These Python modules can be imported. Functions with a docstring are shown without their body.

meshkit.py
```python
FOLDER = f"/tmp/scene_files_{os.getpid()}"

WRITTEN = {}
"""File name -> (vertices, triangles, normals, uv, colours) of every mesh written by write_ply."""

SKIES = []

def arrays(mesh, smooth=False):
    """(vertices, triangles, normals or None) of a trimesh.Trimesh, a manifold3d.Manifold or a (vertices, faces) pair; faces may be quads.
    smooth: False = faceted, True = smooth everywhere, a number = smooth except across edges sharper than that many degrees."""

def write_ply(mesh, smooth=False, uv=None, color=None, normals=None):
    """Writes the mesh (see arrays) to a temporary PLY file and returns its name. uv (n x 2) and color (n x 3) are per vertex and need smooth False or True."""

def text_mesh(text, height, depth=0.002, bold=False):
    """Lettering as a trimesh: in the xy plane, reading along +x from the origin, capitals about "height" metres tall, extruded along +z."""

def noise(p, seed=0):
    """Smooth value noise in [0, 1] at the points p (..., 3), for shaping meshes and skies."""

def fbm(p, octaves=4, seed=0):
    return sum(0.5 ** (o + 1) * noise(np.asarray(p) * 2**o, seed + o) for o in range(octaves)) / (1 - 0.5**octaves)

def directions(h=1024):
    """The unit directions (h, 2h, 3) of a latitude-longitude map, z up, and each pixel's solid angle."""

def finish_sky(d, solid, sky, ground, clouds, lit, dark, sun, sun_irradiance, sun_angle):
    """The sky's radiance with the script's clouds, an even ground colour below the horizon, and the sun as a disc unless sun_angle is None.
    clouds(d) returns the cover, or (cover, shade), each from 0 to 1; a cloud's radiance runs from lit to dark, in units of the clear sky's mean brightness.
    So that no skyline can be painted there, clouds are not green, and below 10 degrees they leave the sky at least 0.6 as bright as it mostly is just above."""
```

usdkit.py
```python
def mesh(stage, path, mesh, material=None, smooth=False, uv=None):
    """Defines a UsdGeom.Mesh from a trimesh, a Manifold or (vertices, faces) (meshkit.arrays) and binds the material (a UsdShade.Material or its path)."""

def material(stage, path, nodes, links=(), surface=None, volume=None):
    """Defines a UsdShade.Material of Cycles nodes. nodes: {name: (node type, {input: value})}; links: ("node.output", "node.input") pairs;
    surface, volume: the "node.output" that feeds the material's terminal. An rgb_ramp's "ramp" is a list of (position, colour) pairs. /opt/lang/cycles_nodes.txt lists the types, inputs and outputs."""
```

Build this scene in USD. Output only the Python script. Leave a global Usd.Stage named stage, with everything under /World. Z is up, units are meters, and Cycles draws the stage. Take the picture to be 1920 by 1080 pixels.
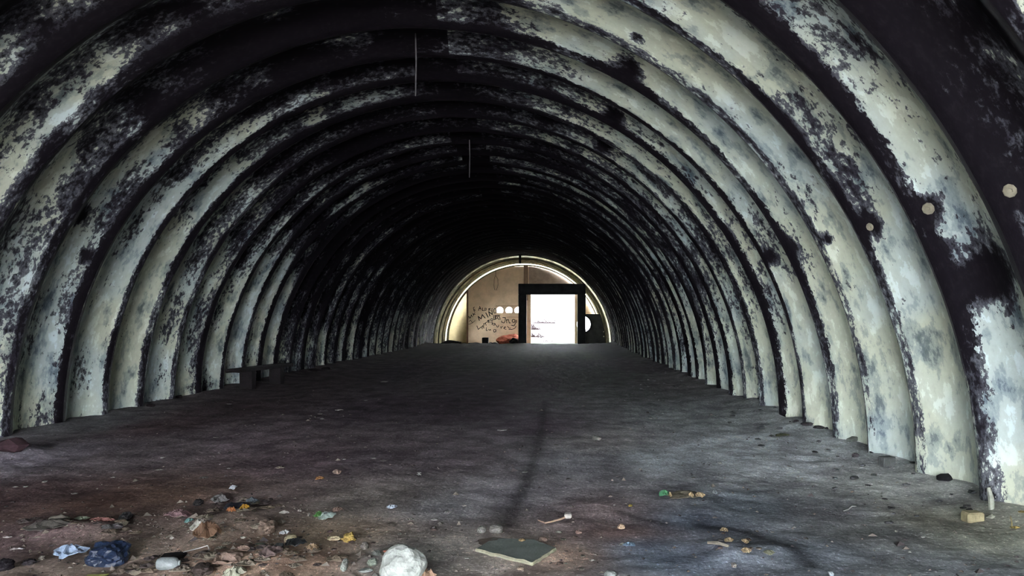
import math, random
import numpy as np
import trimesh
from scipy.interpolate import LinearNDInterpolator, NearestNDInterpolator
from pxr import Usd, UsdGeom, UsdLux, UsdShade, Sdf, Gf, Vt
import usdkit, meshkit

stage = Usd.Stage.CreateInMemory()
UsdGeom.SetStageUpAxis(stage, UsdGeom.Tokens.z)
UsdGeom.SetStageMetersPerUnit(stage, 1.0)
UsdGeom.Xform.Define(stage, '/World')
stage.SetDefaultPrim(stage.GetPrimAtPath('/World'))
UsdGeom.Scope.Define(stage, '/World/Looks')

# ------------------------------------------------------------------ camera, sky, exposure
F, VX, VY, H = 1500.0, 1025.0, 594.5, 1.6          # focal length in pixels, vanishing point, eye height
cam = UsdGeom.Camera.Define(stage, '/World/camera')
cam.AddTranslateOp().Set(Gf.Vec3d(0, 0, H))
cam.AddRotateXOp().Set(90.0)
AP = 36.0
cam.CreateHorizontalApertureAttr(AP); cam.CreateVerticalApertureAttr(AP * 9 / 16)
cam.CreateFocalLengthAttr(AP * F / 1920)
cam.CreateHorizontalApertureOffsetAttr((960 - VX) / 1920 * AP)
cam.CreateVerticalApertureOffsetAttr((VY - 540) / 1920 * AP)
cam.CreateClippingRangeAttr(Gf.Vec2f(0.05, 500))
cam.CreateExposureAttr(3.9)
sky = UsdLux.DomeLight.Define(stage, '/World/sky')   # bright overcast daylight
sky.CreateIntensityAttr(1.0)
sky.CreateColorAttr(Gf.Vec3f(0.93, 0.99, 1.06))

# ------------------------------------------------------------------ helpers
rng = np.random.default_rng(7)
used = {}
def numbered(parent, name):
    k = (parent, name); n = used.get(k, 0); used[k] = n + 1
    return name if n == 0 else f'{name}_{n:03d}'
def setd(p, label=None, cat=None, group=None, kind=None):
    for k, v in (('label', label), ('category', cat), ('group', group), ('kind', kind)):
        if v: p.SetCustomDataByKey(k, v)
    return p
def obj(name, mesh, m, parent='/World', smooth=False, loc=None, rotz=0, uv=None, **tags):
    parent = str(parent.GetPath()) if hasattr(parent, 'GetPath') else parent
    g = usdkit.mesh(stage, f'{parent}/{numbered(parent, name)}', mesh, m, smooth=smooth, uv=uv)
    if loc is not None:
        g.AddTranslateOp().Set(Gf.Vec3d(*map(float, loc)))
        if rotz: g.AddRotateZOp().Set(float(rotz))
    setd(g.GetPrim(), **tags)
    return g
def thing(name, loc=(0, 0, 0), rotz=0, **tags):
    x = UsdGeom.Xform.Define(stage, '/World/' + numbered('/World', name))
    x.AddTranslateOp().Set(Gf.Vec3d(*map(float, loc)))
    if rotz: x.AddRotateZOp().Set(float(rotz))
    setd(x.GetPrim(), **tags)
    return x.GetPrim()
def primvar(g, name, vals):
    UsdGeom.PrimvarsAPI(g).CreatePrimvar(name, Sdf.ValueTypeNames.FloatArray, 'vertex').Set(Vt.FloatArray.FromNumpy(np.asarray(vals, np.float32)))
def primvar3(g, name, vals):
    UsdGeom.PrimvarsAPI(g).CreatePrimvar(name, Sdf.ValueTypeNames.Color3fArray, 'vertex').Set(Vt.Vec3fArray.FromNumpy(np.asarray(vals, np.float32)))
def lin(rgb):
    c = np.asarray(rgb, float) / 255
    return tuple(np.where(c < .04045, c / 12.92, ((c + .055) / 1.055) ** 2.4))
def grid_faces(n, m):
    i = np.arange(n - 1)[:, None] * m + np.arange(m - 1)[None]
    return np.stack([i, i + 1, i + m + 1, i + m], -1).reshape(-1, 4)
def box(sx, sy, sz, at=(0, 0, 0), bev=0.0, jit=0.0, seed=0):
    m = trimesh.creation.box([sx, sy, sz])
    if bev:
        import manifold3d as mf
        b = min(bev, .45 * min(sx, sy, sz))
        pts = []
        for a in (-1, 1):
            for c in (-1, 1):
                for d in (-1, 1):
                    for e in np.eye(3):
                        s = np.array([sx, sy, sz]) / 2 - b * (1 - e)
                        pts.append(s * [a, c, d])
        m = trimesh.convex.convex_hull(np.array(pts))
    if jit:
        m = m.subdivide().subdivide()
        p = m.vertices
        m.vertices = p + jit * (np.stack([meshkit.fbm(p * 6 + 10 * k, 3, seed + k) for k in range(3)], -1) - .5)
    m.apply_translation(at)
    return m
def tube(pts, r, n=6):
    pts = np.asarray(pts, float); k = len(pts)
    r = np.broadcast_to(np.asarray(r, float), k)
    t = np.gradient(pts, axis=0); t /= np.linalg.norm(t, axis=1, keepdims=True) + 1e-9
    ref = np.array([0.13, .27, 1.0]) if abs(t[:, 2]).mean() < .8 else np.array([1.0, .2, .1])
    u = np.cross(t, ref); u /= np.linalg.norm(u, axis=1, keepdims=True)
    w = np.cross(t, u); a = np.linspace(0, 2 * np.pi, n, endpoint=False)
    v = pts[:, None] + r[:, None, None] * (np.cos(a)[None, :, None] * u[:, None] + np.sin(a)[None, :, None] * w[:, None])
    v = v.reshape(-1, 3); f = []
    for i in range(k - 1):
        for j in range(n):
            a0, a1 = i * n + j, i * n + (j + 1) % n
            f += [[a0, a1, a1 + n], [a0, a1 + n, a0 + n]]
    v = np.vstack([v, pts[:1], pts[-1:]])
    for j in range(n):
        f += [[k * n, (j + 1) % n, j], [k * n + 1, (k - 1) * n + j, (k - 1) * n + (j + 1) % n]]
    return trimesh.Trimesh(v, f, process=False)
def cat(*ms): return trimesh.util.concatenate(list(ms))

# ------------------------------------------------------------------ materials
def mat(name, c, rough=.85, var=.25, scale=9, c2=None, bump=.25, spec=.3, trans=0, metal=0):
    c = np.asarray(c, float); c2 = np.clip(c * (1 - var), 0, 1) if c2 is None else np.asarray(c2, float)
    n = {'tc': ('texture_coordinate', {}), 'no': ('noise_texture', {'scale': scale, 'detail': 6.0, 'roughness': .65}),
         'ra': ('rgb_ramp', {'ramp': [(0.0, tuple(c2)), (.38, tuple(c2)), (.62, tuple(c)), (1.0, tuple(np.clip(c * 1.12, 0, 1)))]}),
         'nb': ('noise_texture', {'scale': scale * 4.0, 'detail': 5.0, 'roughness': .6}),
         'bu': ('bump', {'strength': bump, 'distance': .02}),
         'p': ('principled_bsdf', {'roughness': rough, 'specular_ior_level': spec, 'metallic': metal})}
    l = [('tc.object', 'no.vector'), ('tc.object', 'nb.vector'), ('no.fac', 'ra.fac'), ('ra.color', 'p.base_color'), ('nb.fac', 'bu.height'), ('bu.normal', 'p.normal')]
    s = 'p.BSDF'
    if trans:
        n['t'] = ('translucent_bsdf', {'color': tuple(c)}); n['mx'] = ('mix_closure', {'fac': trans})
        l += [('p.BSDF', 'mx.closure1'), ('t.BSDF', 'mx.closure2')]; s = 'mx.closure'
    return usdkit.material(stage, '/World/Looks/' + name, n, l, surface=s)
_m = {}
def cm(rgb, rough=.8, var=.35, scale=14, **k):
    """a mottled material of an sRGB colour"""
    key = (tuple(rgb), rough, var, scale, tuple(sorted(k.items())))
    if key not in _m: _m[key] = mat(f'litter_{len(_m):03d}', np.array(lin(rgb)) * .72, rough, var, scale, **k)
    return _m[key]

# painted corrugated steel: flaking whitewash over sooty black metal; "paint" says how much of it is left, "tar" where the joints are tarred
def vault_material():
    n = {
        'uv': ('attribute', {'attribute': 'arc'}),
        'm1': ('mapping', {'scale': (.85, 1.2, 1.0)}),
        'm2': ('mapping', {'scale': (.7, 1.2, 1.0)}),
        'n1': ('noise_texture', {'scale': 1.7, 'detail': 11.0, 'roughness': .74, 'distortion': .25}),
        'n2': ('noise_texture', {'scale': 13.0, 'detail': 7.0, 'roughness': .68}),
        'n3': ('noise_texture', {'scale': 2.6, 'detail': 9.0, 'roughness': .68}),
        'n4': ('noise_texture', {'scale': .8, 'detail': 3.0, 'roughness': .5}),
        'n5': ('noise_texture', {'scale': 40.0, 'detail': 4.0, 'roughness': .6}),
        'pa': ('attribute', {'attribute': 'paint'}), 'ta': ('attribute', {'attribute': 'tar'}), 'be': ('attribute', {'attribute': 'warm'}),
        # v = paint + 1.5 (n1 - .5) + .5 (n2 - .5)
        'a1': ('math', {'math_type': 'multiply_add', 'value2': 1.7, 'value3': -.85}),
        'a2': ('math', {'math_type': 'multiply_add', 'value2': 1.4, 'value3': -.7}),
        's1': ('math', {'math_type': 'add'}), 's2': ('math', {'math_type': 'add'}),
        # tar stripe with ragged edge
        't1': ('math', {'math_type': 'multiply_add', 'value2': 1.1, 'value3': -.55}),
        't2': ('math', {'math_type': 'add'}),
        't3': ('map_range', {'range_type': 'smoothstep', 'from_min': .42, 'from_max': .56, 'to_min': 0.0, 'to_max': 1.0, 'clamp': True}),
        't4': ('math', {'math_type': 'multiply'}), 'tm': ('attribute', {'attribute': 'tarmax'}),
        's3': ('math', {'math_type': 'subtract'}),
        'white': ('map_range', {'range_type': 'smoothstep', 'from_min': .45, 'from_max': .51, 'to_min': 0.0, 'to_max': 1.0, 'clamp': True}),
        'grey': ('map_range', {'range_type': 'smoothstep', 'from_min': .16, 'from_max': .44, 'to_min': 0.0, 'to_max': 1.0, 'clamp': True}),
        # greyer, dirtier whitewash
        'r3': ('rgb_ramp', {'ramp': [(0.0, (.08, .095, .11)), (.33, (.14, .17, .19)), (.385, (.22, .25, .27)), (.405, (.36, .39, .39)), (.455, (.45, .48, .46)), (.475, (.60, .62, .56)), (.56, (.66, .68, .62)), (.58, (.80, .83, .79)), (.68, (.86, .89, .86)), (1.0, (.9, .92, .9))]}),
        'r4': ('rgb_ramp', {'ramp': [(0.0, (.80, .93, 1.05)), (.40, (.88, .97, 1.0)), (.55, (.97, 1.0, .88)), (1.0, (1.0, .94, .80))]}),
        'wc': ('mix', {'mix_type': 'multiply', 'fac': 1.0}),
        'gc': ('rgb_ramp', {'ramp': [(0.0, (.018, .015, .024)), (.40, (.048, .044, .060)), (.52, (.12, .125, .145)), (.66, (.24, .25, .27)), (1.0, (.34, .35, .36))]}),
        'kc': ('rgb_ramp', {'ramp': [(0.0, (.0035, .0022, .004)), (.5, (.007, .005, .0085)), (1.0, (.03, .025, .03))]}),
        'x1': ('mix', {'mix_type': 'mix'}), 'x2': ('mix', {'mix_type': 'mix'}),
        'wm': ('mix', {'mix_type': 'multiply', 'color2': (.52, .43, .31)}), 'di': ('attribute', {'attribute': 'left_shade'}), 'dm': ('mix', {'mix_type': 'multiply', 'color2': (.62, .58, .60)}),
        'bh': ('math', {'math_type': 'multiply_add', 'value2': .25}),
        'bu': ('bump', {'strength': .5, 'distance': .02}),
        'rg': ('map_range', {'from_min': 0.0, 'from_max': 1.0, 'to_min': .62, 'to_max': .85}),
        'p': ('principled_bsdf', {'specular_ior_level': .22}),
    }
    l = [('uv.vector', 'm1.vector'), ('uv.vector', 'm2.vector'), ('m1.vector', 'n1.vector'), ('m1.vector', 'n2.vector'), ('m2.vector', 'n3.vector'), ('uv.vector', 'n4.vector'), ('uv.vector', 'n5.vector'),
         ('n1.fac', 'a1.value1'), ('n2.fac', 'a2.value1'), ('a1.value', 's1.value1'), ('a2.value', 's1.value2'), ('s1.value', 's2.value1'), ('pa.fac', 's2.value2'),
         ('n2.fac', 't1.value1'), ('t1.value', 't2.value1'), ('ta.fac', 't2.value2'), ('t2.value', 't3.value'), ('t3.result', 't4.value1'), ('tm.fac', 't4.value2'),
         ('s2.value', 's3.value1'), ('t4.value', 's3.value2'),
         ('s3.value', 'white.value'), ('s3.value', 'grey.value'), ('n3.fac', 'r3.fac'), ('n4.fac', 'r4.fac'), ('r3.color', 'wc.color1'), ('r4.color', 'wc.color2'),
         ('n3.fac', 'gc.fac'), ('n2.fac', 'kc.fac'),
         ('grey.result', 'x1.fac'), ('kc.color', 'x1.color1'), ('gc.color', 'x1.color2'), ('white.result', 'x2.fac'), ('x1.color', 'x2.color1'), ('wc.color', 'x2.color2'),
         ('x2.color', 'dm.color1'), ('di.fac', 'dm.fac'), ('dm.color', 'wm.color1'), ('be.fac', 'wm.fac'), ('wm.color', 'p.base_color'),
         ('n5.fac', 'bh.value1'), ('white.result', 'bh.value3'), ('bh.value', 'bu.height'), ('bu.normal', 'p.normal'), ('white.result', 'rg.value'), ('rg.result', 'p.roughness')]
    return usdkit.material(stage, '/World/Looks/flaking_whitewash_on_steel', n, l, surface='p.BSDF')
M_VAULT = vault_material()

def floor_material():
    n = {
        'g': ('geometry', {}), 'ma': ('mapping', {'scale': (1.0, .8, 1.0)}),
        'ca': ('attribute', {'attribute': 'soil'}),
        'n1': ('noise_texture', {'scale': 2.2, 'detail': 8.0, 'roughness': .68}),
        'r1': ('rgb_ramp', {'ramp': [(0.0, (.35, .33, .35)), (.40, (.6, .58, .6)), (.52, (1.0, 1.0, 1.0)), (.64, (1.5, 1.5, 1.5)), (1.0, (2.3, 2.3, 2.3))]}),
        'n2': ('noise_texture', {'scale': 38.0, 'detail': 5.0, 'roughness': .7}),
        'r2': ('rgb_ramp', {'ramp': [(0.0, (.55, .55, .55)), (.45, (.9, .9, .9)), (.60, (1.15, 1.15, 1.15)), (.67, (2.6, 2.6, 2.6)), (1.0, (4.0, 4.0, 4.0))]}),
        'm1': ('mix', {'mix_type': 'multiply', 'fac': 1.0}), 'm2': ('mix', {'mix_type': 'multiply', 'fac': 1.0}),
        'nb': ('noise_texture', {'scale': 14.0, 'detail': 9.0, 'roughness': .72}),
        'bu': ('bump', {'strength': .8, 'distance': .05}),
        'p': ('principled_bsdf', {'roughness': .92, 'specular_ior_level': .15}),
    }
    l = [('g.position', 'ma.vector'), ('ma.vector', 'n1.vector'), ('ma.vector', 'n2.vector'), ('g.position', 'nb.vector'), ('n1.fac', 'r1.fac'), ('n2.fac', 'r2.fac'),
         ('ca.color', 'm1.color1'), ('r1.color', 'm1.color2'), ('m1.color', 'm2.color1'), ('r2.color', 'm2.color2'), ('m2.color', 'p.base_color'),
         ('nb.fac', 'bu.height'), ('bu.normal', 'p.normal')]
    return usdkit.material(stage, '/World/Looks/sooty_earth', n, l, surface='p.BSDF')
M_FLOOR = floor_material()
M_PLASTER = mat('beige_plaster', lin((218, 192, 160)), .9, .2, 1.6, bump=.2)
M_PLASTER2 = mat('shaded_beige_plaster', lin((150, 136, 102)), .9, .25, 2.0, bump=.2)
M_DARKCON = mat('sooty_concrete', (.018, .019, .020), .85, .5, 3.0, c2=(.008, .008, .009), bump=.5)
M_DARKCON2 = mat('sooty_concrete_panel', (.045, .048, .044), .85, .5, 3.0, bump=.4)
M_BLACK = mat('near_black', (.008, .007, .008), .8, .3, 8)
M_MARK = mat('charcoal_marks', (.03, .022, .02), .95, .2, 20)
M_GROUND = mat('pale_rubble_ground', (.058, .050, .052), .95, .35, 1.5, bump=.8)
M_WOOD = mat('sooty_timber', (.010, .007, .008), .85, .4, 8, bump=.4)

# ------------------------------------------------------------------ the vault: a corrugated half-round arch
R0, PER, Y0, DEP = 5.3, 1.15, 6.62, .25
RING0, RING1 = -15, 35                             # crest indices; crest k lies at Y0 + k PER
SKEW = .033                                         # the rings stand slightly askew to the axis
def sstep(a, b, x):
    t = np.clip((x - a) / (b - a), 0, 1); return t * t * (3 - 2 * t)
def centre(y): return -1.70 + .25 * sstep(22, 47, np.asarray(y, float))
def crest_r(y): return R0 - .08 * sstep(22, 47, np.asarray(y, float))
def bulge(ph):                                      # ph 0..1 from crest to crest
    return DEP * (np.clip(.5 - .5 * np.cos(2 * np.pi * ph), 0, 1)) ** .8
def vault_r(th, y, ph):
    p = np.stack([th * 3.0, y * 1.1, np.zeros_like(th)], -1)
    return crest_r(y) + bulge(ph) + .035 * (meshkit.fbm(p, 3, 5) - .5)
def ray(px, py):
    return np.array([(px - VX) / F, 1.0, (VY - py) / F])
def on_vault(px, py, extra=0.0):
    """the point of the corrugated vault that is seen along a sight line of the survey"""
    d = ray(px, py)
    for y in np.arange(2.0, 52, .01):
        x, z = d[0] * y, H + d[2] * y
        r = math.hypot(x - centre(y), z); ph = ((y - SKEW * (3.6 - x) - Y0) / PER) % 1.0
        if r > crest_r(y) + bulge(ph) - extra:
            return np.array([x, y, z]), math.atan2(z, x - centre(y))
    return None, None

# survey of how much whitewash is left (0 none - 9 all), read off the photograph at points of the vault
SURVEY = """
2 3 2 2 0 1 2 0 0 1 3 3 6 7 8 7 6 2 4 3 0 2 3 5
4 2 4 3 3 2 0 1 3 1 3 3 4 7 6 7 7 6 2 4 3 1 3 3
3 5 5 2 4 3 2 3 2 2 1 2 4 5 6 7 7 6 4 4 5 1 2 4
5 5 3 5 5 4 3 2 1 2 2 2 3 4 6 7 7 7 6 4 6 5 0 3
5 5 5 5 4 5 3 3 3 1 1 1 2 3 4 6 7 7 7 5 5 7 1 2
5 6 6 6 4 4 3 1 2 1 1 - - 2 3 4 4 5 6 7 7 7 5 3
6 6 7 6 6 5 5 1 2 2 - - - 1 2 3 4 5 6 7 7 7 2 3
5 6 7 7 5 6 6 2 3 3 - - - - 3 4 5 6 7 8 8 8 4 4
6 7 6 7 6 6 6 4 4 4 - - - - 4 5 6 7 8 8 8 8 6 7
6 6 6 6 6 6 5 - - - - - - - - - - 7 8 8 9 8 8 8
- - - - - - - - - - - - - - - - - - - 8 9 9 9 9
- - - - - - - - - - - - - - - - - - - - - 9 9 9
"""
pts, val = [], []
for r, line in enumerate(SURVEY.strip().splitlines()):
    for c, ch in enumerate(line.split()):
        if ch == '-': continue
        d = ray(40 + 80 * c, 40 + 80 * r)
        a = d[0] ** 2 + d[2] ** 2; b = d[0] * 1.70 + d[2] * H; q = 1.70 ** 2 + H * H - R0 ** 2
        y = (-b + math.sqrt(b * b - a * q)) / a
        x, z = d[0] * y, H + d[2] * y
        if y > 32 or z < -.3: continue
        pts.append((math.atan2(z, x + 1.7), math.log(y))); val.append(int(ch) / 9)
for y in (27, 33, 39, 45):
    for deg, v in ((0, .62), (12, .58), (25, .45), (40, .28), (60, .12), (90, .08), (120, .12), (140, .2), (155, .33), (168, .5), (180, .55)):
        pts.append((math.radians(deg), math.log(y))); val.append(v * (1 if y < 35 else .8))
for y in (.4, 2.5):
    for deg, v in ((0, .95), (15, .9), (40, .4), (70, .3), (90, .1), (120, .25), (150, .5), (180, .6)):
        pts.append((math.radians(deg), math.log(y))); val.append(v)
pts = np.array(pts) * [1, .8]
li, ni = LinearNDInterpolator(pts, val), NearestNDInterpolator(pts, val)
def paint_left(th, y):
    q = np.stack([np.clip(th, 0, np.pi), .8 * np.log(np.clip(y, .4, 46))], -1)
    v = li(q); return np.where(np.isnan(v), ni(q), v)

# sockets in the vault where fixing bolts sat: two rows along the right side; sooty patches round them
SOCKETS = [(1895, 357, 30), (1743, 391, 32), (1632, 425, 26), (1553, 446, 12), (1482, 464, 22), (1443, 482, 14),
           (1131, 274, 12), (1151, 218, 16), (1181, 126, 26), (1194, 68, 12), (163, 478, 12), (150, 405, 20), (1850, 520, 40), (1790, 540, 26), (1760, 465, 20)]
socket3 = []
for px, py, rp in SOCKETS:
    p, th = on_vault(px, py)
    if p is not None: socket3.append((p, th, max(rp * p[1] / F, .03)))

def panel(k, t0, t1, warm=0.0, offc=None, offr=0.0, crown=False):
    ym = Y0 + (k + .5) * PER; ysh = SLOT - PER + SLOT2 * (k == RING1 + 4) if warm else 0.0
    nt = int(np.clip(900 / max(ym, 6) ** .75 * abs(t1 - t0) / 1.5, 8, 190)); nf = 26 if ym < 14 else 18 if ym < 24 else 12
    ph = np.linspace(0, 1, nf); th = np.linspace(t0, t1, nt)
    T, P = np.meshgrid(th, ph, indexing='ij'); Y = Y0 + (k + P) * PER + ysh
    wob = .05 * (meshkit.noise(np.stack([T * 2.3, Y * 0 + k * 3.7, T * 0], -1), 3) - .5)
    r = vault_r(T, Y, P) + offr
    cx = centre(Y) if offc is None else offc
    v = np.stack([cx + r * np.cos(T), Y + wob * (P * (1 - P) * 4), r * np.sin(T)], -1)
    v[..., 1] += SKEW * (3.6 - v[..., 0]); v = v.reshape(-1, 3)
    f = grid_faces(nt, nf)
    f = f if t1 > t0 else f[:, ::-1]
    g = np.random.default_rng(900 + k * 7 + (t0 > 1.6))
    bias = g.normal(0, .07)
    pa = paint_left(T, Y) + bias
    # bands along the plate: whitewash survives longest on the flank, the plates' shoulders are sooted
    pa = pa + .12 * np.sin((P * 2 + g.uniform()) * np.pi * 2) * g.uniform(.3, 1) + .10 * (meshkit.fbm(np.stack([T * 4 + 11 * k, P * 2, T * 0], -1), 3, 21) - .5)
    X3 = v.reshape(nt, nf, 3)
    for p, _, rad in socket3:
        d = np.linalg.norm(X3 - p, axis=-1)
        pa = pa - .75 * np.exp(-(d / (1.1 * rad)) ** 2)
    if crown: pa = pa * 0 + .06
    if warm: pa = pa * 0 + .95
    # tarred joint at the crest, wider here and there
    w0 = .11 + g.uniform(-.03, .04) + .05 * (meshkit.noise(np.stack([T * 3, T * 0 + k * 5.1, T * 0], -1), 9) - .5)
    w1 = .17 + g.uniform(-.04, .05)
    tar = np.maximum(1 - (1 - P) / w0 * .5, 1 - P / w1 * .5)
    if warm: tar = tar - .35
    arc = np.stack([T * R0 + 17.3 * k, P * 1.45 + 3.1 * k, np.full_like(T, (t0 > 1.6) * 9.7)], -1).reshape(-1, 3)
    return (v, f), np.clip(pa, -.2, 1.1), np.clip(tar, 0, 1.2), arc
def add_panel(parent, name, k, t0, t1, warm=0.0, **kw):
    m, pa, tar, arc = panel(k, t0, t1, warm, **kw)
    g = obj(name, m, M_VAULT, parent, smooth=True)
    primvar(g, 'tarmax', np.full(pa.size, np.random.default_rng(k * 13 + 500 + (t0 > 1.6)).choice([.66, .66, .62, .5, .36])));  primvar(g, 'paint', pa.ravel()); primvar(g, 'tar', tar.ravel()); primvar3(g, 'arc', arc); primvar(g, 'warm', np.full(pa.size, warm)); primvar(g, 'left_shade', np.full(pa.size, 0.0 if warm or t0 < 1.2 else .3))  # left half and crown darkened to stand in for weaker light there
    return g
wr = thing('wall_right', label='right half of the corrugated arch vault, flaking whitewash over black steel', cat='wall', kind='structure')
wl = thing('wall_left', label='left half of the corrugated arch vault, flaking whitewash over black steel', cat='wall', kind='structure')
ce = thing('ceiling', label='soot-black crown strip along the top of the corrugated vault', cat='ceiling', kind='structure')
C0, C1 = math.radians(86.5), math.radians(93.5)
for k in range(RING0, RING1):
    add_panel(wr, 'vault_panel', k, math.radians(-3), C0)
    add_panel(wl, 'vault_panel', k, C1, math.radians(183))
    add_panel(ce, 'crown_plate', k, C0 - .02, C1 + .02, crown=True, offr=.004)
# added unseen shell that keeps sky light out of the plate joints
th = np.linspace(math.radians(-4), math.radians(184), 60); yy = np.linspace(Y0 + RING0 * PER, Y0 + RING1 * PER, 30)
T, Y = np.meshgrid(th, yy, indexing='ij'); sh = np.stack([centre(Y) + 5.72 * np.cos(T), Y + .12, 5.72 * np.sin(T)], -1)
obj('added_shell', (sh.reshape(-1, 3), grid_faces(60, 30)), mat('added_shell_grey', (.2, .2, .19)), label='added unseen shell over the vault plates, keeps sky light out of their joints', cat='shell', kind='structure')
# the last rings, with made-up unseen roof slots that let in sky light
YEND = Y0 + RING1 * PER
SLOT, SLOT2 = .02, .16
ev = thing('vault_end', label='pale beige last rings of the vault beyond the dark tunnel, in daylight', cat='vault', kind='structure')
for j, k in enumerate(range(RING1 + 1, RING1 + 5)):
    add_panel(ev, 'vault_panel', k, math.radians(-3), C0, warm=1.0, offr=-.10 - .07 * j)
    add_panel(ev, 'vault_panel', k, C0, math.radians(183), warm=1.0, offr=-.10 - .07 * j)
YB = YEND + SLOT

# added unseen cover; its end gaps set how bright rings and wall get
GAP1, GAP2 = .085, 1.5
yy = np.linspace(YEND + .12 + GAP1, YB + 4.95 - GAP2, 8); th = np.linspace(math.radians(-4), math.radians(184), 60)
T, Y = np.meshgrid(th, yy, indexing='ij'); sh = np.stack([centre(48) + 5.6 * np.cos(T), Y + 0 * T, 5.6 * np.sin(T)], -1)
obj('added_end_cover', (sh.reshape(-1, 3), grid_faces(60, 8)), mat('added_cover_grey', (.2, .2, .19)), ev)
# ------------------------------------------------------------------ the floor
def fh(x, y):
    x, y = np.broadcast_arrays(np.asarray(x, float), np.asarray(y, float))
    p = np.stack([x, y, np.zeros_like(x)], -1)
    z = .05 * (meshkit.fbm(p * .8, 3, 31) - .5) + .03 * (meshkit.fbm(p * 5, 3, 32) - .5)
    xr = centre(y) + R0; xl = centre(y) - R0
    z = z + .10 * np.exp(-np.clip(xr - x, 0, 9) / .45) * (.4 + 1.2 * meshkit.fbm(p * 1.6, 2, 33)) + .07 * np.exp(-np.clip(x - xl, 0, 9) / .5) * (.4 + 1.2 * meshkit.fbm(p * 1.6, 2, 34))
    z = z + .12 * np.exp(-((y - 44.3) / 1.6) ** 2) * (.5 + meshkit.fbm(p * 1.1, 3, 35)) - .12 * sstep(45.5, 48, y)
    # low heaps of rubbish in the foreground
    for cx, cy, sx, sy, hh in HEAPS:
        z = z + hh * np.exp(-((x - cx) / sx) ** 2 - ((y - cy) / sy) ** 2) * (.6 + .8 * meshkit.fbm(p * 9, 3, 36))
    return z
def at(px, py):
    """floor point below a sight line of the survey"""
    y = F * H / (py - VY); return np.array([(px - VX) * y / F, y])
HEAPS = []
for px, py, w, d, hh in ((430, 985, .30, .45, .07), (140, 1000, .40, .25, .06), (470, 1050, .45, .3, .05), (1410, 1035, .35, .22, .05), (930, 1010, .12, .2, .03), (25, 858, .30, .4, .12)):
    a = at(px, py); HEAPS.append((a[0], a[1], w, d, hh))
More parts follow.
